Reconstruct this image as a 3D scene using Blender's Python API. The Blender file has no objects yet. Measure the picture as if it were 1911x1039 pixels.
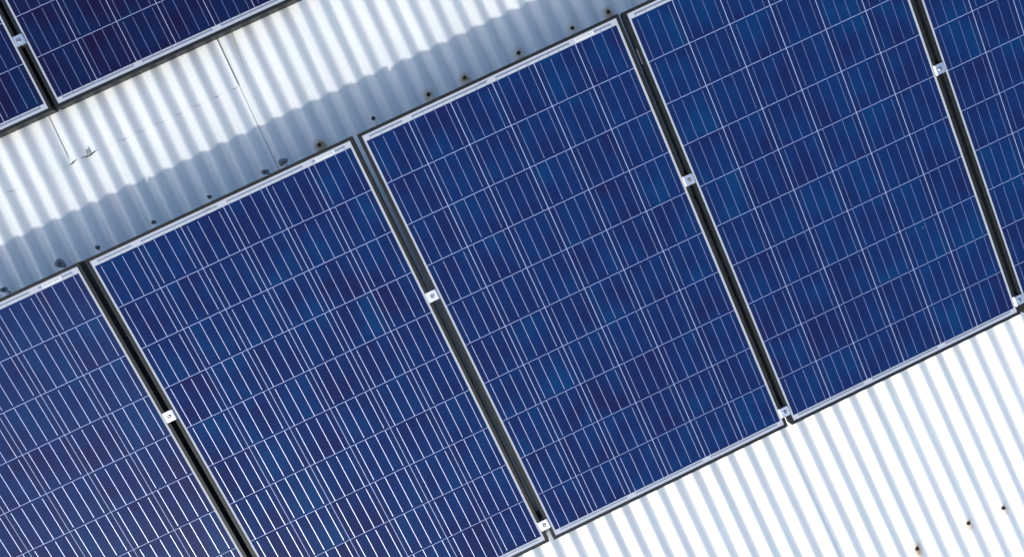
import bpy, bmesh, math, random
from mathutils import Matrix, Vector

scene = bpy.context.scene
C = scene.collection
random.seed(11)

# ------------------------------------------------------------------ camera
# World frame: X across the roof corrugation, Y up the slope, Z out of the roof.
cam_d = bpy.data.cameras.new('camera')
cam_d.sensor_width = 36.0
cam_d.lens = 1400.0 / 1911.0 * 36.0
cam_d.clip_start = 0.05
cam_d.clip_end = 3000.0
cam = bpy.data.objects.new('camera', cam_d)
C.objects.link(cam)
_r = Matrix(((0.9035577, 0.42739799, -0.03023968),
             (-0.42680287, 0.90401834, 0.02429286),
             (0.03771995, -0.00904361, 0.99924743)))
cam.matrix_world = Matrix.Translation((0.17305, 1.0401, 2.87718)) @ _r.to_4x4()
scene.camera = cam

# ------------------------------------------------------------------ sky, sun, exposure
SUN = Vector((-0.72, -0.854, 1.0)).normalized()      # towards the sun
elev = math.asin(SUN.z)
world = bpy.data.worlds.new('World')
scene.world = world
world.use_nodes = True
wn = world.node_tree
wn.nodes.clear()
sky = wn.nodes.new('ShaderNodeTexSky')
sky.sky_type = 'NISHITA'
sky.sun_disc = False
sky.sun_elevation = elev
sky.sun_rotation = math.atan2(SUN.x, SUN.y)
sky.air_density = 1.0
sky.dust_density = 2.4
sky.ozone_density = 2.6
bg = wn.nodes.new('ShaderNodeBackground')
bg.inputs['Strength'].default_value = 0.15
wo = wn.nodes.new('ShaderNodeOutputWorld')
wn.links.new(sky.outputs[0], bg.inputs['Color'])
wn.links.new(bg.outputs[0], wo.inputs['Surface'])

sun_d = bpy.data.lights.new('sun', 'SUN')
sun_d.energy = 2.0
sun_d.angle = math.radians(1.2)
sun_d.color = (1.0, 0.96, 0.90)
sun = bpy.data.objects.new('sun', sun_d)
C.objects.link(sun)
sun.rotation_euler = SUN.to_track_quat('Z', 'Y').to_euler()

vs = scene.view_settings
vs.view_transform = 'Standard'
vs.look = 'None'
vs.gamma = 1.0
vs.exposure = 0.66
vs.use_curve_mapping = False

# ------------------------------------------------------------------ material helpers
def mat(name):
    m = bpy.data.materials.new(name)
    m.use_nodes = True
    nt = m.node_tree
    return m, nt, nt.nodes['Principled BSDF']

def node(nt, t, **kw):
    n = nt.nodes.new(t)
    for k, v in kw.items():
        setattr(n, k, v)
    return n

def noise(nt, vec, scale, detail=2.0, rough=0.5):
    n = node(nt, 'ShaderNodeTexNoise')
    n.inputs['Scale'].default_value = scale
    n.inputs['Detail'].default_value = detail
    n.inputs['Roughness'].default_value = rough
    if vec is not None:
        nt.links.new(vec, n.inputs['Vector'])
    return n

def ramp(nt, fac, stops):
    r = node(nt, 'ShaderNodeValToRGB')
    el = r.color_ramp.elements
    while len(el) < len(stops):
        el.new(0.5)
    for e, (p, c) in zip(el, stops):
        e.position = p
        e.color = (c[0], c[1], c[2], 1)
    nt.links.new(fac, r.inputs['Fac'])
    return r

def mix(nt, fac, a, b, blend='MIX'):
    m = node(nt, 'ShaderNodeMix', data_type='RGBA', blend_type=blend)
    for sock, val in ((m.inputs[0], fac), (m.inputs[6], a), (m.inputs[7], b)):
        if isinstance(val, (int, float)):
            sock.default_value = val
        elif isinstance(val, tuple):
            sock.default_value = (val[0], val[1], val[2], 1)
        else:
            nt.links.new(val, sock)
    return m.outputs[2]

def math_n(nt, op, a, b=None):
    m = node(nt, 'ShaderNodeMath', operation=op)
    for i, v in enumerate((a, b)):
        if v is None:
            continue
        if isinstance(v, (int, float)):
            m.inputs[i].default_value = v
        else:
            nt.links.new(v, m.inputs[i])
    return m.outputs[0]

# ------------------------------------------------------------------ geometry helpers
def link(name, bm, m, parent=None, smooth=False):
    me = bpy.data.meshes.new(name)
    bm.normal_update()
    bm.to_mesh(me)
    bm.free()
    if m is not None:
        me.materials.append(m)
    if smooth:
        me.polygons.foreach_set('use_smooth', [True] * len(me.polygons))
    o = bpy.data.objects.new(name, me)
    C.objects.link(o)
    o.parent = parent
    return o

def share(name, me, parent, loc=(0, 0, 0)):
    o = bpy.data.objects.new(name, me)
    C.objects.link(o)
    o.parent = parent
    o.location = loc
    return o

def box(bm, x0, x1, y0, y1, z0, z1):
    vs_ = [bm.verts.new(p) for p in ((x0, y0, z0), (x1, y0, z0), (x1, y1, z0), (x0, y1, z0),
                                     (x0, y0, z1), (x1, y0, z1), (x1, y1, z1), (x0, y1, z1))]
    for f in ((3, 2, 1, 0), (4, 5, 6, 7), (0, 1, 5, 4), (1, 2, 6, 5), (2, 3, 7, 6), (3, 0, 4, 7)):
        bm.faces.new([vs_[i] for i in f])

def sheet(bm, x0, x1, y0, y1, z):
    bm.faces.new([bm.verts.new(p) for p in ((x0, y0, z), (x1, y0, z), (x1, y1, z), (x0, y1, z))])

def lathe(bm, prof, n=20, cx=0.0, cy=0.0, phase=0.0, wob=None):
    """prof: list of (r, z) from the outside bottom to the centre top."""
    rings = []
    for r, z in prof:
        if r <= 1e-7:
            rings.append([bm.verts.new((cx, cy, z))])
        else:
            ring = []
            for k in range(n):
                a = phase + 2 * math.pi * k / n
                rr = r * (wob(a) if wob else 1.0)
                ring.append(bm.verts.new((cx + rr * math.cos(a), cy + rr * math.sin(a), z)))
            rings.append(ring)
    for a, b in zip(rings, rings[1:]):
        if len(b) == 1:
            for k in range(n):
                bm.faces.new((a[k], a[(k + 1) % n], b[0]))
        else:
            for k in range(n):
                bm.faces.new((a[k], a[(k + 1) % n], b[(k + 1) % n], b[k]))

def thing(name, label, cat, loc=(0, 0, 0), rot=(0, 0, 0), group=None):
    o = bpy.data.objects.new(name, None)
    o.empty_display_size = 0.1
    C.objects.link(o)
    o.location = loc
    o.rotation_euler = rot
    o['label'] = label
    o['category'] = cat
    if group:
        o['group'] = group
    return o

# ------------------------------------------------------------------ roof layout (needed by its material)
P = 0.0759            # corrugation pitch
PH = 0.455            # ridge phase, in pitches
AMP = 0.0088
SHEAR = 0.005

def ridge_x(n, Y):
    return (n + PH) * P + SHEAR * Y

# roof screws: ridge number, world Y, kind
SCREWS = [(13, 1.7359, 'rusty'), (11, 1.7367, 'black'), (8, 1.7373, 'rusty'), (5, 1.7380, 'rusty'),
          (3, 1.7387, 'rusty'), (0, 1.7437, 'black'), (-3, 1.7389, 'rusty'), (-5, 1.7398, 'patch'),
          (-6, 1.7321, 'washer'), (-9, 1.7351, 'grey'), (-12, 1.7372, 'grey'), (-15, 1.7391, 'grey'),
          (-17, 1.7445, 'sealed'), (-20, 1.7437, 'washer'),
          (21, -0.6735, 'rusty'), (19, -0.6666, 'rusty'), (16, -0.6667, 'rusty'),
          (13, 0.9541, 'black')]
STAIN = {13: .70, 11: .45, 8: .55, 5: .70, 3: .65, 0: .08, -3: .95}
STAIN_LOW = {21: .52, 19: .55, 16: .80}

# ------------------------------------------------------------------ materials
def make_roof_material():
    m, nt, b = mat('weathered_zinc_sheet')
    geo = node(nt, 'ShaderNodeNewGeometry')
    pos = geo.outputs['Position']
    mp = node(nt, 'ShaderNodeMapping')
    mp.inputs['Scale'].default_value = (22.0, 2.2, 22.0)
    nt.links.new(pos, mp.inputs['Vector'])
    streak = noise(nt, mp.outputs[0], 1.0, 4.0, 0.6)
    blotch = noise(nt, pos, 5.5, 4.0, 0.55)
    fine = noise(nt, pos, 260.0, 3.0, 0.6)
    base = ramp(nt, streak.outputs['Fac'], [(0.22, (.64, .655, .645)), (0.5, (.705, .715, .705)), (0.78, (.77, .775, .76))]).outputs[0]
    tint = ramp(nt, blotch.outputs['Fac'], [(0.3, (.945, 1.0, .955)), (0.5, (.985, 1, .975)), (0.7, (.995, .985, .97))]).outputs[0]
    base = mix(nt, 1.0, base, tint, 'MULTIPLY')
    speck = ramp(nt, fine.outputs['Fac'], [(0.3, (.95, .95, .95)), (0.6, (1, 1, 1))]).outputs[0]
    base = mix(nt, 1.0, base, speck, 'MULTIPLY')
    # rust halos that have bled from single screws, drawn out a little down the slope
    wob = noise(nt, pos, 75.0, 3.0, 0.6)
    total = None
    for n, Y, kind in SCREWS:
        s = STAIN_LOW.get(n) if Y < 0 else (STAIN.get(n) if Y > 1.2 else None)
        if not s:
            continue
        x = ridge_x(n, Y)
        mpp = node(nt, 'ShaderNodeMapping')
        mpp.inputs['Location'].default_value = (-(x + .001), -(Y - .007) * .8, 0)
        mpp.inputs['Scale'].default_value = (1.0, .8, 0.0)
        nt.links.new(pos, mpp.inputs['Vector'])
        ln = node(nt, 'ShaderNodeVectorMath', operation='LENGTH')
        nt.links.new(mpp.outputs[0], ln.inputs[0])
        mr = node(nt, 'ShaderNodeMapRange', interpolation_type='SMOOTHSTEP')
        mr.inputs['From Min'].default_value = 0.005
        mr.inputs['From Max'].default_value = 0.036
        mr.inputs['To Min'].default_value = s
        mr.inputs['To Max'].default_value = 0.0
        nt.links.new(ln.outputs['Value'], mr.inputs['Value'])
        total = mr.outputs[0] if total is None else math_n(nt, 'MAXIMUM', total, mr.outputs[0])
    halo = math_n(nt, 'MULTIPLY', total, math_n(nt, 'MULTIPLY', wob.outputs['Fac'], 2.0))
    halo = math_n(nt, 'MINIMUM', halo, 0.85)
    rust = mix(nt, math_n(nt, 'MINIMUM', halo, 1.0), (.62, .50, .34), (.30, .15, .045))
    base = mix(nt, halo, base, rust)
    # a thin yellowish run of dirt beside the lap seam
    sep = node(nt, 'ShaderNodeSeparateXYZ')
    nt.links.new(pos, sep.inputs[0])
    dx = math_n(nt, 'ABSOLUTE', math_n(nt, 'ADD', sep.outputs['X'], math_n(nt, 'ADD', math_n(nt, 'MULTIPLY', sep.outputs['Y'], -0.09), 0.5060)))
    k = node(nt, 'ShaderNodeMapRange', interpolation_type='SMOOTHSTEP')
    k.inputs['From Min'].default_value = 0.0
    k.inputs['From Max'].default_value = 0.0045
    k.inputs['To Min'].default_value = 1.0
    k.inputs['To Max'].default_value = 0.0
    nt.links.new(dx, k.inputs['Value'])
    k2 = node(nt, 'ShaderNodeMapRange', interpolation_type='SMOOTHSTEP')
    k2.inputs['From Min'].default_value = 2.06
    k2.inputs['From Max'].default_value = 2.23
    k2.inputs['To Min'].default_value = 0.0
    k2.inputs['To Max'].default_value = 0.55
    nt.links.new(sep.outputs['Y'], k2.inputs['Value'])
    base = mix(nt, math_n(nt, 'MULTIPLY', k.outputs[0], k2.outputs[0]), base, (.42, .37, .22))
    nt.links.new(base, b.inputs['Base Color'])
    b.inputs['Metallic'].default_value = 0.33
    rr = node(nt, 'ShaderNodeMapRange')
    rr.inputs['To Min'].default_value = 0.48
    rr.inputs['To Max'].default_value = 0.62
    nt.links.new(blotch.outputs['Fac'], rr.inputs['Value'])
    nt.links.new(math_n(nt, 'ADD', rr.outputs[0], math_n(nt, 'MULTIPLY', halo, .4)), b.inputs['Roughness'])
    bump = node(nt, 'ShaderNodeBump')
    bump.inputs['Strength'].default_value = 0.05
    bump.inputs['Distance'].default_value = 0.001
    nt.links.new(fine.outputs['Fac'], bump.inputs['Height'])
    nt.links.new(bump.outputs[0], b.inputs['Normal'])
    return m

def glassed(b, rough=0.10):
    """The sheet is seen through the textured cover glass bonded on top of it."""
    b.inputs['Coat Weight'].default_value = 0.62
    b.inputs['Coat Roughness'].default_value = rough
    b.inputs['Coat IOR'].default_value = 1.24

COAT_R = 0.10

def make_cell_material(name, dusty=False, purple=False):
    m, nt, b = mat(name)
    tc = node(nt, 'ShaderNodeTexCoord')
    oi = node(nt, 'ShaderNodeObjectInfo')
    sc = node(nt, 'ShaderNodeVectorMath', operation='SCALE')
    sc.inputs[0].default_value = (37.0, 91.0, 53.0)
    nt.links.new(oi.outputs['Random'], sc.inputs['Scale'])
    off = node(nt, 'ShaderNodeVectorMath', operation='ADD')
    nt.links.new(tc.outputs['Object'], off.inputs[0])
    nt.links.new(sc.outputs[0], off.inputs[1])
    n1 = noise(nt, off.outputs[0], 8.0, 1.5, 0.5)
    v = node(nt, 'ShaderNodeTexVoronoi')
    v.inputs['Scale'].default_value = 95.0
    nt.links.new(off.outputs[0], v.inputs['Vector'])
    vg = node(nt, 'ShaderNodeSeparateColor')
    nt.links.new(v.outputs['Color'], vg.inputs[0])
    f = math_n(nt, 'ADD', math_n(nt, 'MULTIPLY', n1.outputs['Fac'], 1.25), math_n(nt, 'MULTIPLY', oi.outputs['Random'], 0.20))
    f = math_n(nt, 'ADD', f, math_n(nt, 'MULTIPLY', vg.outputs[0], 0.05))
    f = math_n(nt, 'SUBTRACT', f, 0.25)
    col = ramp(nt, f, [(0.14, (.0080, .0112, .054)), (0.38, (.0058, .0150, .070)), (0.60, (.0044, .0200, .084)), (0.84, (.0032, .0275, .096))]).outputs[0]
    # the outer strips of a cell are a little duller than its middle
    sx_ = node(nt, 'ShaderNodeSeparateXYZ')
    nt.links.new(tc.outputs['Object'], sx_.inputs[0])
    ed = node(nt, 'ShaderNodeMapRange', interpolation_type='SMOOTHSTEP')
    ed.inputs['From Min'].default_value = .050
    ed.inputs['From Max'].default_value = .072
    ed.inputs['To Max'].default_value = .4
    nt.links.new(math_n(nt, 'ABSOLUTE', sx_.outputs['X']), ed.inputs['Value'])
    col = mix(nt, ed.outputs[0], col, (.0085, .0165, .056))
    if purple:
        col = mix(nt, 1.0, col, (1.1, .56, .58), 'MULTIPLY')
    if dusty:                                   # a thin even film of grey dust on the glass
        d = noise(nt, tc.outputs['Object'], 6.0, 3.0, 0.6)
        col = mix(nt, math_n(nt, 'ADD', math_n(nt, 'MULTIPLY', d.outputs['Fac'], .022), .004), col, (.36, .36, .34))
    nt.links.new(col, b.inputs['Base Color'])
    b.inputs['Roughness'].default_value = 0.5
    b.inputs['Specular IOR Level'].default_value = 0.0
    glassed(b, COAT_R + (.06 if dusty else 0))
    return m

def simple(name, col, rough=0.5, metal=0.0, spec=0.5, coat=False, var=0.0, scale=40.0, bump=0.0):
    m, nt, b = mat(name)
    b.inputs['Roughness'].default_value = rough
    b.inputs['Metallic'].default_value = metal
    b.inputs['Specular IOR Level'].default_value = spec
    tc = node(nt, 'ShaderNodeTexCoord')
    n = noise(nt, tc.outputs['Object'], scale, 4.0, 0.6)
    lo = tuple(c * (1 - var) for c in col)
    hi = tuple(min(1, c * (1 + var)) for c in col)
    nt.links.new(ramp(nt, n.outputs['Fac'], [(0.3, lo), (0.7, hi)]).outputs[0], b.inputs['Base Color'])
    if bump:
        bp = node(nt, 'ShaderNodeBump')
        bp.inputs['Strength'].default_value = bump
        bp.inputs['Distance'].default_value = 0.001
        nt.links.new(n.outputs['Fac'], bp.inputs['Height'])
        nt.links.new(bp.outputs[0], b.inputs['Normal'])
    if coat:
        glassed(b, COAT_R)
    return m

M_ROOF = make_roof_material()
M_CELL = make_cell_material('polycrystalline_silicon')
M_CELL_DUSTY = make_cell_material('dusty_polycrystalline_silicon', True)
M_CELL_PURPLE = make_cell_material('purple_polycrystalline_silicon', False, True)
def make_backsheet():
    """White at the margins; between the cells, blue light off them is painted in as a tint."""
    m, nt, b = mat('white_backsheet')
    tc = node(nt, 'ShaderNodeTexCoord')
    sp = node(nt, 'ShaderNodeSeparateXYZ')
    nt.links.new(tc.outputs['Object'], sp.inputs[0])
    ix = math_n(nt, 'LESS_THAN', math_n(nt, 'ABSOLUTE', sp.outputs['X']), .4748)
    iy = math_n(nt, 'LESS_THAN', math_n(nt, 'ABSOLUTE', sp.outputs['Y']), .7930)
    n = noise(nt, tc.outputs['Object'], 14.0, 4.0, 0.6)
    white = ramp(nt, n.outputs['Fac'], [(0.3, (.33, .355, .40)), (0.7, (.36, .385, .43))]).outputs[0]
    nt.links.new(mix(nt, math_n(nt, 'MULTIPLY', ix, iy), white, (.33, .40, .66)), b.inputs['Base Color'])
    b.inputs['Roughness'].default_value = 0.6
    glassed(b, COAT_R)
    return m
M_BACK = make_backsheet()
M_BUS = simple('tinned_copper', (.37, .43, .65), .42, metal=.95, coat=True, var=.05)
M_LINK = simple('dull_tinned_ribbon', (.15, .19, .25), .45, metal=.35, coat=True, var=.1, scale=90)
M_FRAME = simple('black_anodised_aluminium', (.010, .0125, .014), .5, metal=.0, spec=.22, var=.25, scale=25, bump=.05)
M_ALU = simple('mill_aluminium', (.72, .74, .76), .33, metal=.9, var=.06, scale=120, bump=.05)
M_STEEL = simple('stainless_steel', (.32, .33, .34), .35, metal=.9, var=.15, scale=200)
M_STICK = simple('sticker_paper', (.50, .53, .53), .6, coat=True, var=.03)
M_INK = simple('grey_print', (.16, .18, .20), .7, coat=True)
M_BLACKSCREW = simple('black_rubber_and_rust', (.010, .008, .006), .75, var=.4, scale=300, bump=.3)
M_RUSTSCREW = simple('rusted_screw', (.028, .016, .009), .8, var=.5, scale=280, bump=.3)
M_GREYSCREW = simple('galvanised_screw', (.085, .10, .115), .5, metal=.3, var=.3, scale=260, bump=.2)
M_SEAL = simple('grey_sealant', (.16, .19, .21), .6, var=.35, scale=160, bump=.5)
M_RAIL = simple('dark_aluminium_rail', (.03, .032, .036), .45, metal=.3, var=.2, scale=30)
M_WALL = simple('rendered_wall', (.45, .43, .39), .8, var=.1, scale=3)
M_GROUND = simple('bare_earth_and_grass', (.10, .11, .06), .95, var=.45, scale=.35)
M_SPECK = simple('dried_dust_spot', (.16, .19, .26), .9, var=.3, scale=400)
M_RIM = simple('dark_sheet_edge', (.24, .24, .24), .7, var=.7, scale=30)  # darker grey along the sheet edges
M_GRIME_SHADE = simple('grime_and_lap_shade', (.022, .022, .021), .9, var=.3, scale=200)  # near-black for grime specks and the painted shade under the lifted lap

# ------------------------------------------------------------------ ground and building below the roof
bm = bmesh.new()
sheet(bm, -900, 900, -900, 900, -4.2)
link('ground', bm, M_GROUND)['kind'] = 'structure'

XL, XR, YB, YT = -6.0, 7.0, -5.0, 6.5
def building_wall(x0, x1, y0, y1):
    b_ = bmesh.new()
    box(b_, x0, x1, y0, y1, -4.2, -0.06)
    link('wall', b_, M_WALL)['kind'] = 'structure'
building_wall(XL + .25, XR - .25, YB + .20, YB + .40)
building_wall(XL + .25, XR - .25, YT - .40, YT - .20)
building_wall(XL + .25, XL + .45, YB + .403, YT - .403)
building_wall(XR - .45, XR - .25, YB + .403, YT - .403)

# ------------------------------------------------------------------ roof of corrugated sheets
roof = bpy.data.objects.new('roof', None)
C.objects.link(roof)
roof['kind'] = 'structure'
roof['label'] = 'pale corrugated metal roof under the solar panels'

def smooth01(t):
    t = max(0.0, min(1.0, t))
    return t * t * (3 - 2 * t)

def roof_sheet(a, b, Y0, Y1, z0, right_gap=0.0012, lips=None, ysteps=40, extra_edge=0.0):
    """One sheet from pitch number a to b and from Y0 to Y1; its right edge rides over the next sheet."""
    b_ = bmesh.new()
    ns = max(8, int((b - a) * 20))
    ys = [Y0 + (Y1 - Y0) * j / ysteps for j in range(ysteps + 1)]
    if lips:
        ys = sorted(set(ys + [Y0 + d for d in (.004, .008, .014, .022, .034, .05)]))
    grid = []
    for Y in ys:
        row = []
        for i in range(ns + 1):
            u = a + (b - a) * i / ns
            xl = (u + PH) * P
            n = math.floor(u + .5)
            jit = .045 * math.sin(n * 12.9898 + 3.1 * math.sin(Y * .9 + n)) + .02 * math.sin(Y * 2.3 + n * 2.1)
            ph = 2 * math.pi * (u + jit * .35)
            h = AMP * (1 + .06 * math.sin(n * 7.3 + Y * 1.1)) * math.cos(ph)
            z = z0 + h + .0006 * math.sin(Y * 3.1 + u * .37) + .0005 * math.sin(Y * 7.7 + u * 1.3)
            z += (right_gap + extra_edge * smooth01((Y - 2.05) / .1)) * smooth01(1 - (b - u) / .45)
            if lips:
                for lx, lw, lh in lips:
                    z += lh * math.exp(-((xl + SHEAR * Y - lx) / lw) ** 2) * math.exp(-((Y - Y0) / .022) ** 2)
            row.append(b_.verts.new((xl + SHEAR * Y, Y, z)))
        grid.append(row)
    for r0, r1 in zip(grid, grid[1:]):
        for i in range(ns):
            b_.faces.new((r0[i], r0[i + 1], r1[i + 1], r1[i]))
    # folded-down rim so that the edges have a thickness
    T = .0006
    nf0 = len(b_.faces)
    def rim(line):
        low = [b_.verts.new((v.co.x, v.co.y, v.co.z - T)) for v in line]
        line = [b_.verts.new(v.co) for v in line]
        for i in range(len(line) - 1):
            b_.faces.new((line[i], low[i], low[i + 1], line[i + 1]))
    rim([v for v in grid[0]])
    rim([r[-1] for r in grid])
    o = link('roof_sheet', b_, M_ROOF, roof, smooth=True)
    o.data.materials.append(M_RIM)
    for p in o.data.polygons[nf0:]:
        p.material_index = 1
    return o

SE1, SE2, SD = -5.385, -14.46, 12.18
aL = XL / P
aR = XR / P
up = {}
# upper left course (laps over the lower one at Y = 2.07), two sheets meet at a seam
LAP = 2.068
lips_right = [(-1.049, .012, .0045), (-.974, .020, .0065)]
up['ul2'] = roof_sheet(aL, SE2, LAP - .003, YT, .0030, .0032, lips=[(-1.075, .014, .004)], ysteps=36)
up['ul1'] = roof_sheet(SE2 - .9, SE1, LAP, YT, .0026, .0046, lips=lips_right, ysteps=36)
# lower left course
up['ll'] = roof_sheet(aL, SE1, YB, 2.25, .0012, .0016, ysteps=60)
# upper right course, long sheets
up['ur'] = roof_sheet(SE1 - .9, 21.62, .30, YT, .0, .0012, ysteps=60)
up['ur2'] = roof_sheet(20.7, aR, .30, YT, .0, .0012, ysteps=30)
# lower right course
up['lr1'] = roof_sheet(SE1 - .9, SD, YB, .45, -.0016, .0036, ysteps=40)
up['lr2'] = roof_sheet(SD - .9, SD + 18.0, YB, .45, -.0016, .0014, ysteps=40)
up['lr3'] = roof_sheet(SD + 17.1, aR, YB, .45, -.0016, .0, ysteps=20)

def screw(n, Y, kind, sheet_o, zs):
    x = ridge_x(n, Y)
    z = zs + AMP
    b_ = bmesh.new()
    rnd = random.Random(n * 7 + 3)
    if kind in ('rusty', 'black'):
        lathe(b_, [(.0078, -.0030), (.0080, -.0006), (.0074, .0012), (.0050, .0020)], 18)
        lathe(b_, [(.0050, .0015), (.0050, .0058), (.0042, .0066), (0, .0066)], 6, phase=rnd.random())
        m = M_RUSTSCREW if kind == 'rusty' else M_BLACKSCREW
    else:
        lathe(b_, [(.0082, -.0030), (.0082, -.0004), (.0070, .0014), (.0046, .0018)], 18)
        lathe(b_, [(.0046, .0012), (.0046, .0056), (.0036, .0064), (0, .0064)], 6, phase=rnd.random())
        m = M_GREYSCREW
    o = link('roof_screw', b_, m, sheet_o)
    o.location = (x, Y, z)
    if kind in ('grey', 'washer', 'patch', 'sealed'):
        s = {'grey': .0105, 'washer': .0135, 'patch': .0165, 'sealed': .0195}[kind]
        b_ = bmesh.new()
        p1, p2 = rnd.random() * 6, rnd.random() * 6
        wob = lambda a: 1 + .13 * math.sin(2 * a + p1) + .10 * math.sin(3 * a + p2) + .05 * math.sin(5 * a)
        prof = [(s, -.0045), (s * .9, -.0012), (s * .7, .0002), (s * .3, .0006), (0, .0006)]
        if kind == 'patch':
            prof = [(s, -.0045), (s * .9, -.0008), (s * .7, .0030), (s * .4, .0066), (0, .0074)]
        lathe(b_, prof, 22, wob=wob)
        if kind in ('patch', 'washer', 'grey'):      # a run of sealant down the slope
            dxs, dys = {'patch': (.010, -.024), 'washer': (.014, -.016), 'grey': (.003, -.015)}[kind]
            lathe(b_, [(.0045, -.006), (.0035, -.0012), (0, -.0006)], 10, cx=dxs, cy=dys)
            lathe(b_, [(.0040, -.005), (.0030, -.0008), (0, -.0003)], 10, cx=dxs * .7, cy=dys * .7)
        o2 = link('sealant', b_, M_SEAL, sheet_o, smooth=True)
        o2.location = (x, Y, z)

for n, Y, kind in SCREWS:
    if Y < 0.3:
        s_, zs = (up['lr2'], -.0016)
    elif n < SE1:
        s_, zs = (up['ll'], .0012)
    else:
        s_, zs = (up['ur'], 0.0)
    screw(n, Y, kind, s_, zs)

# bent dark tab in the lifted lap and a speck of grime on the lower sheets
b_ = bmesh.new()
pts = [(-.0115, .0, .001), (.0085, .002, .001), (.002, .019, .005), (-.007, .021, .004)]
top = [b_.verts.new(p) for p in pts]
bot = [b_.verts.new((p[0], p[1], p[2] - .0012)) for p in pts]
b_.faces.new(top)
b_.faces.new(bot[::-1])
for i in range(4):
    b_.faces.new((top[i], bot[i], bot[(i + 1) % 4], top[(i + 1) % 4]))
o = link('metal_tab', b_, M_SEAL, up['ul1'])
o.location = (-.9720, 2.0665, .0060)
b_ = bmesh.new()
rnd = random.Random(4)
for n in list(range(-21, -14)) + list(range(-12, -5)):
    gw, c = .012 + .008 * rnd.random(), n + .30 + .10 * rnd.random()
    prev = None
    for i in range(9):
        tt = -1 + 2 * i / 8
        x = (c + PH) * P + gw * tt + SHEAR * LAP
        h = AMP * math.cos(2 * math.pi * ((x - SHEAR * LAP) / P - PH))
        w = (.0002 + .0009 * rnd.random()) * (1 - abs(tt))
        pair = (b_.verts.new((x, LAP - .0008, h + .0032 + w)), b_.verts.new((x, LAP - .0010 - w, h + .0026)))
        if prev:
            b_.faces.new((prev[1], pair[1], pair[0], prev[0]))
        prev = pair
link('lap_dark_line', b_, M_SEAL, up['ul1'])  # thin broken dark strips along the lap edge
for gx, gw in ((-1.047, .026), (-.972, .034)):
    # shade in the mouth of the lifted lap, painted as a dark curved strip
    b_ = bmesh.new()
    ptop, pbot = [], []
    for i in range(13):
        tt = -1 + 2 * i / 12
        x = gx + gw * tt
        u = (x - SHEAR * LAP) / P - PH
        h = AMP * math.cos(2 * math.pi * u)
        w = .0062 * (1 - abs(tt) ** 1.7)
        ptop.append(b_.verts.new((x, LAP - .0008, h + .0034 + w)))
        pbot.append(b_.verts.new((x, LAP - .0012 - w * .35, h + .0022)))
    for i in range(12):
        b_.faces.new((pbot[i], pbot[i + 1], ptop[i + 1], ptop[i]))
    link('lap_gap_shade', b_, M_GRIME_SHADE, up['ul1'])
for (sx, sy, sr, sl) in ((1.4424, -.403, .0016, .0032), (1.5150, -.6950, .0012, .0018)):
    b_ = bmesh.new()
    lathe(b_, [(sr, -.0006), (sr * .7, .0008), (0, .0011)], 8, wob=lambda a: 1 + .6 * abs(math.sin(a)))
    o = link('grime_speck', b_, M_GRIME_SHADE, up['lr2'])
    u = (sx - SHEAR * sy) / P - PH
    o.location = (sx, sy, -.0016 + AMP * math.cos(2 * math.pi * u))

# ------------------------------------------------------------------ solar panels
PXC = 0.1588          # cell pitch across
PYC = 0.15888         # cell pitch along
NW, NH = 6, 10
HALF_W, HALF_T = 0.4959, 0.8265
FD = 0.0395           # frame depth
CW, CH = PXC - .0026, PYC - .0021

def mesh_of(bm_, name, m):
    me = bpy.data.meshes.new(name)
    bm_.normal_update()
    bm_.to_mesh(me)
    bm_.free()
    me.materials.append(m)
    return me

b_ = bmesh.new()
box(b_, -CW / 2, CW / 2, -CH / 2, CH / 2, -.0004, 0)
ME_CELL = mesh_of(b_, 'solar_cell', M_CELL)
ME_CELL_DUSTY = ME_CELL.copy()
ME_CELL_DUSTY.materials[0] = M_CELL_DUSTY
ME_CELL_PURPLE = ME_CELL.copy()
ME_CELL_PURPLE.materials[0] = M_CELL_PURPLE

def busbar_mesh(flip):
    """Four ribbons on a cell; each starts just inside one edge and runs on across the gap at the other."""
    b = bmesh.new()
    for k in range(4):
        x = (-.375 + .25 * k) * (CW + .001)
        y0, y1 = -CH / 2 - .0019, CH / 2 - .0075
        if flip:
            y0, y1 = -y1, -y0
        box(b, x - .0008, x + .0008, y0, y1, .0001, .0005)
    return mesh_of(b, 'busbars', M_BUS)
ME_BUS = (busbar_mesh(False), busbar_mesh(True))

def frame_side_mesh(length, lip):
    """Mitred angle profile lying along X, outer face at y = 0, inside towards +y."""
    prof = [(0, -FD), (0, .0009), (.0006, .0016), (lip, .0016), (lip, -.0004), (.0018, -.0014), (.0018, -FD + .0018), (.022, -FD + .0018), (.022, -FD)]
    b = bmesh.new()
    A = [b.verts.new((u + .00015, u, z)) for u, z in prof]
    B = [b.verts.new((length - u - .00015, u, z)) for u, z in prof]
    n = len(prof)
    for i in range(n):
        b.faces.new((A[i], A[(i + 1) % n], B[(i + 1) % n], B[i]))
    b.faces.new(A[::-1])
    b.faces.new(B)
    bmesh.ops.recalc_face_normals(b, faces=b.faces[:])
    return mesh_of(b, 'frame_side', M_FRAME)
ME_LONG = frame_side_mesh(2 * HALF_T, .0124)
ME_SHORT = frame_side_mesh(2 * HALF_W, .0112)

b_ = bmesh.new()
box(b_, -HALF_W + .003, HALF_W - .003, -HALF_T + .003, HALF_T - .003, -.0050, -.0008)
ME_BACK = mesh_of(b_, 'backsheet', M_BACK)

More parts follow.
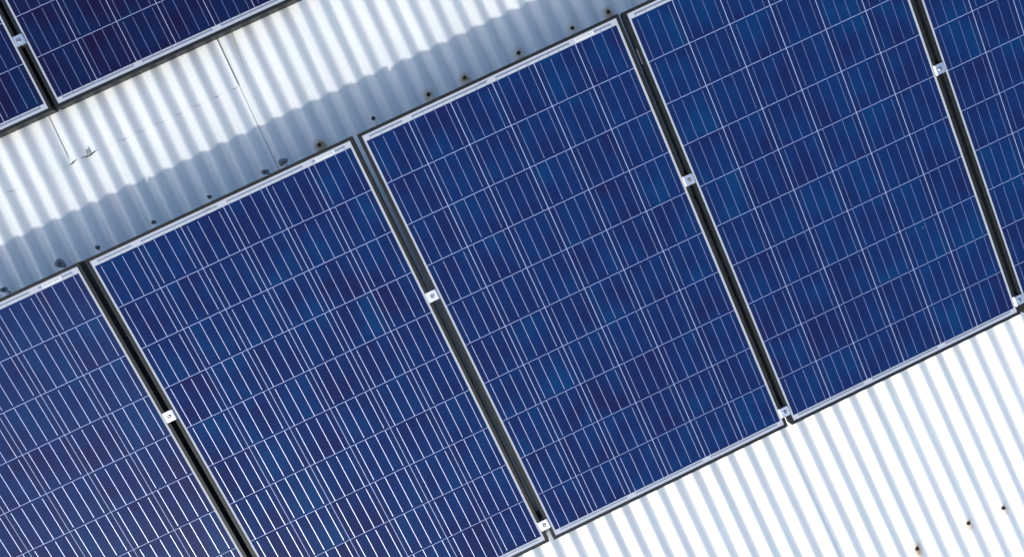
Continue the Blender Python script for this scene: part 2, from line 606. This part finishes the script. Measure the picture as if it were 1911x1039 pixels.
def link_mesh(x0, x1):
    b = bmesh.new()
    box(b, x0, x1, -.0026, .0026, -.0006, -.0001)
    return mesh_of(b, 'interconnect', M_LINK)
X0C = -NW * PXC / 2
def bus_x(col, k):
    return X0C + (col + .5) * PXC + (-.375 + .25 * k) * (CW + .001)
TOP_SPANS = [((0, 0), (0, 3)), ((1, 0), (2, 3)), ((3, 0), (4, 3)), ((5, 0), (5, 3))]
BOT_SPANS = [((0, 0), (1, 3)), ((2, 0), (3, 3)), ((4, 0), (5, 3))]
LINKS = [(link_mesh(bus_x(*a) - .003, bus_x(*b) + .003), NH * PYC / 2 + .0105) for a, b in TOP_SPANS] + \
        [(link_mesh(bus_x(*a) - .003, bus_x(*b) + .003), -NH * PYC / 2 - .0068) for a, b in BOT_SPANS]

def stubs_mesh():
    """Short ribbon ends that leave the outermost cells for the interconnects."""
    b = bmesh.new()
    for c in range(NW):
        for k in range(4):
            x = bus_x(c, k)
            box(b, x - .0008, x + .0008, NH * PYC / 2 - .001, NH * PYC / 2 + .0085, -.00045, .0000)
            box(b, x - .0008, x + .0008, -NH * PYC / 2 - .0045, -NH * PYC / 2 + .001, -.00045, .0000)
    return mesh_of(b, 'ribbon_ends', M_BUS)
ME_STUB = stubs_mesh()

def sticker_meshes():
    b = bmesh.new()
    box(b, -.036, .036, -.0075, .0075, -.0002, .0003)
    a = mesh_of(b, 'serial_sticker', M_STICK)
    b = bmesh.new()
    rnd = random.Random(5)
    x = -.030
    while x < .028:
        w = rnd.choice((.0012, .002, .003))
        h = rnd.choice((.0025, .0034, .0042))
        sheet(b, x, x + w, -h * .5 + .0008, h * .5 + .0008, .0006)
        x += w + rnd.choice((.0009, .0014))
    return a, mesh_of(b, 'barcode_print', M_INK)
ME_STICK, ME_CODE = sticker_meshes()

def make_panel(label, loc, rot, sticker=None, cell=None):
    t = thing('solar_panel', label, 'solar panel', loc, rot, 'blue solar panels mounted in two rows on the roof')
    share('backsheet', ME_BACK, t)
    # four mitred frame sides
    o = share('frame_side', ME_SHORT, t, (-HALF_W, -HALF_T, 0))
    o = share('frame_side', ME_SHORT, t, (HALF_W, HALF_T, 0)); o.rotation_euler.z = math.pi
    o = share('frame_side', ME_LONG, t, (HALF_W, -HALF_T, 0)); o.rotation_euler.z = math.pi / 2
    o = share('frame_side', ME_LONG, t, (-HALF_W, HALF_T, 0)); o.rotation_euler.z = -math.pi / 2
    for c in range(NW):
        for r in range(NH):
            q = share('solar_cell', cell or ME_CELL, t, (X0C + (c + .5) * PXC, NH * PYC / 2 - (r + .5) * PYC, 0))
            share('busbars', ME_BUS[c % 2], q)
    for me, y in LINKS:
        share('interconnect', me, t, (0, y, 0))
    share('ribbon_ends', ME_STUB, t)
    if sticker is not None:
        s = share('serial_sticker', ME_STICK, t, (sticker, NH * PYC / 2 + .0098, .0003))
        share('barcode_print', ME_CODE, s)
    return t

TILT = math.radians(8.2)
ct, st = math.cos(TILT), math.sin(TILT)
def to_world(x, y, z=0.0):
    """Point in the plane of the lower row (x right, y down the panel, z out of the glass) to the world."""
    dy, dz = y - 1.64, -z - .055
    # rotation of the panel plane into the roof frame (x, y down, z into the roof)
    yr = dy * ct - dz * st
    zr = dy * st + dz * ct
    return (x, -yr, -zr)

cx, cy = NW * PXC / 2, NH * PYC / 2
LOWER = [(-2.01884, -.00528, 'greyish dusty solar panel at the left edge, its left side out of view', 2.5 * PXC - .012),
         (-1.00921, -.00294, 'blue solar panel left of the central one, below the grey sealed roof screws', 2.5 * PXC - .012),
         (0.0, 0.0, 'central solar panel with all four corners in view below the row of rusty screws', 2.5 * PXC - .040),
         (1.00714, .00304, 'solar panel right of the central one, its lower corner pointing at the roof seam', None),
         (2.01363, .00743, 'narrow sliver of a solar panel at the far right edge of the lower row', None)]
panels = []
for x0, y0, lab, stk in LOWER:
    panels.append(make_panel(lab, to_world(x0 + cx, y0 + cy), (TILT, 0, 0), stk, ME_CELL_DUSTY if x0 < -2 else None))

TILT_U = 0.0641514
UY, UC = 2.28443, .055
def to_world_u(x, y, z=0.0):
    """Same for the upper row; y runs down from its lowest row of cells."""
    return (x, UY - y * math.cos(TILT_U) - z * math.sin(TILT_U), UC - y * math.sin(TILT_U) + z * math.cos(TILT_U))
for x0, lab in ((-1.97489, 'dark corner of a solar panel at the top left edge, left of the gap'),
                (-.96968, 'dark purple-blue solar panel above the sunlit roof strip, its lower edge in full view')):
    panels.append(make_panel(lab, to_world_u(x0 + cx, -cy), (TILT_U, 0, 0), None, ME_CELL_PURPLE))

# short printed mark on the top margin of the central panel and a thin bright strip on the frame side of its right neighbour
s = share('printed_mark', ME_CODE, panels[2], (bus_x(2, 3) - .006, cy + .0125, .0004))
s.scale = (.55, .9, 1)
s = share('printed_mark', ME_CODE, panels[1], (bus_x(2, 2) + .006, cy + .0125, .0004))
s.scale = (.4, .9, 1)
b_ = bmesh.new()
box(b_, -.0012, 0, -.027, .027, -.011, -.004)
o = link('edge_strip', b_, M_ALU, panels[3])
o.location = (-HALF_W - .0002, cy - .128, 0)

# dried specks on the glass
for k, x, y, r in ((1, 2.02 * PXC, 1.28 * PYC, .0022), (2, 4.62 * PXC, 6.1 * PYC, .0026), (2, 4.66 * PXC, 6.03 * PYC, .0013), (3, 4.55 * PXC, 7.15 * PYC, .0019),
                   (0, 5.1 * PXC, 6.2 * PYC, .0016), (3, 1.3 * PXC, 4.4 * PYC, .0013), (5, 5.2 * PXC, 8.8 * PYC, .0014)):
    b_ = bmesh.new()
    lathe(b_, [(r, .0000), (r * .7, .0004), (0, .0005)], 9, wob=lambda a: 1 + .35 * math.sin(2 * a + k) + .2 * math.sin(5 * a))
    link('dried_speck', b_, M_SPECK, panels[k]).location = (x - cx, cy - y, .0005)

# ------------------------------------------------------------------ clamps between the panels
def clamp_meshes():
    b = bmesh.new()
    prof = [(-.0205, .0017), (-.0205, .0030), (-.0165, .0062), (.0165, .0062), (.0205, .0030), (.0205, .0017),
            (.0058, .0017), (.0058, -.030), (-.0058, -.030), (-.0058, .0017)]
    L = .0185
    A = [b.verts.new((x, -L, z)) for x, z in prof]
    B = [b.verts.new((x, L, z)) for x, z in prof]
    n = len(prof)
    for i in range(n):
        b.faces.new((A[i], A[(i + 1) % n], B[(i + 1) % n], B[i]))
    b.faces.new(A[::-1])
    b.faces.new(B)
    bmesh.ops.recalc_face_normals(b, faces=b.faces[:])
    plate = mesh_of(b, 'clamp_plate', M_ALU)
    b = bmesh.new()
    lathe(b, [(.0078, .0061), (.0078, .0072), (.0066, .0072), (.0064, .0108), (.0058, .0113), (.0036, .0113), (.0034, .0082), (0, .0078)], 18)
    bolt = mesh_of(b, 'bolt', M_STEEL)
    return plate, bolt
ME_PLATE, ME_BOLT = clamp_meshes()

def clamp(label, loc, rotx, yaw=0.0):
    t = thing('mid_clamp', label, 'clamp', loc, (rotx, 0, 0), 'aluminium clamps bolted between the panels')
    p = share('clamp_plate', ME_PLATE, t)
    q = share('bolt', ME_BOLT, t)
    p.rotation_euler.z = yaw
    q.rotation_euler.z = yaw * 9

def gap_x(i):
    return (LOWER[i][0] + NW * PXC + .0195 + LOWER[i + 1][0] - .0195) / 2
CL = [(1, .581, 'silver clamp halfway down the gap left of the central panel', .01),
      (2, .598, 'silver clamp halfway down the gap right of the central panel', -.02),
      (3, .623, 'silver clamp in the black gap near the top right corner', .015),
      (0, .568, 'bright silver clamp in the black gap beside the greyed left panel', -.01),
      (1, 1.547, 'silver clamp at the lower left corner of the central panel', .02),
      (2, 1.560, 'silver clamp at the lower right corner of the central panel', -.015),
      (3, 1.567, 'silver clamp cut by the right edge at the foot of the last gap', .01)]
for gi, y, lab, yw in CL:
    clamp(lab, to_world(gap_x(gi), y), TILT, yw)
clamp('silver clamp between the two dark panels at the top left corner', to_world_u((-1.97489 + NW * PXC - .96968) / 2, -.237), TILT_U, .01)

# ------------------------------------------------------------------ rails and feet that carry the clamps
def rail(label, y, z1, xa, xb, conv, hgt, rotx, feet):
    t = thing('mounting_rail', label, 'rail', conv((xa + xb) / 2, y), (rotx, 0, 0), 'rails under the panels')
    L = (xb - xa) / 2
    b = bmesh.new()
    box(b, -L, L, -.020, .020, -FD - hgt - .0006, -FD - .0006)
    box(b, -L, L, -.0205, -.0203, -FD - hgt * .6, -FD - hgt * .4)
    link('rail_bar', b, M_RAIL, t)
    zr = t.matrix_basis.translation.z
    if feet:
        for k in range(5):
            b = bmesh.new()
            hx = -L + .25 + k * (2 * L - .5) / 4
            n = round((t.location.x + hx - SHEAR * t.location.y) / P - PH)
            hx = ridge_x(n, t.location.y) - t.location.x
            box(b, hx - .02, hx + .02, -.018, .018, -t.location.z + AMP - .004, -FD - hgt - .001)
            link('rail_foot', b, M_RAIL, t)
rail('dark rail under the foot of the lower panels, glimpsed in the gaps', 1.530, 0, -2.05, 3.05, to_world, .008, TILT, False)
rail('dark rail under the middle of the lower panels, behind the clamps', .590, 0, -2.05, 3.05, to_world, .030, TILT, True)
rail('dark rail under the upper panels behind their clamp', -.237, 0, -2.0, .05, to_world_u, .020, TILT_U, False)
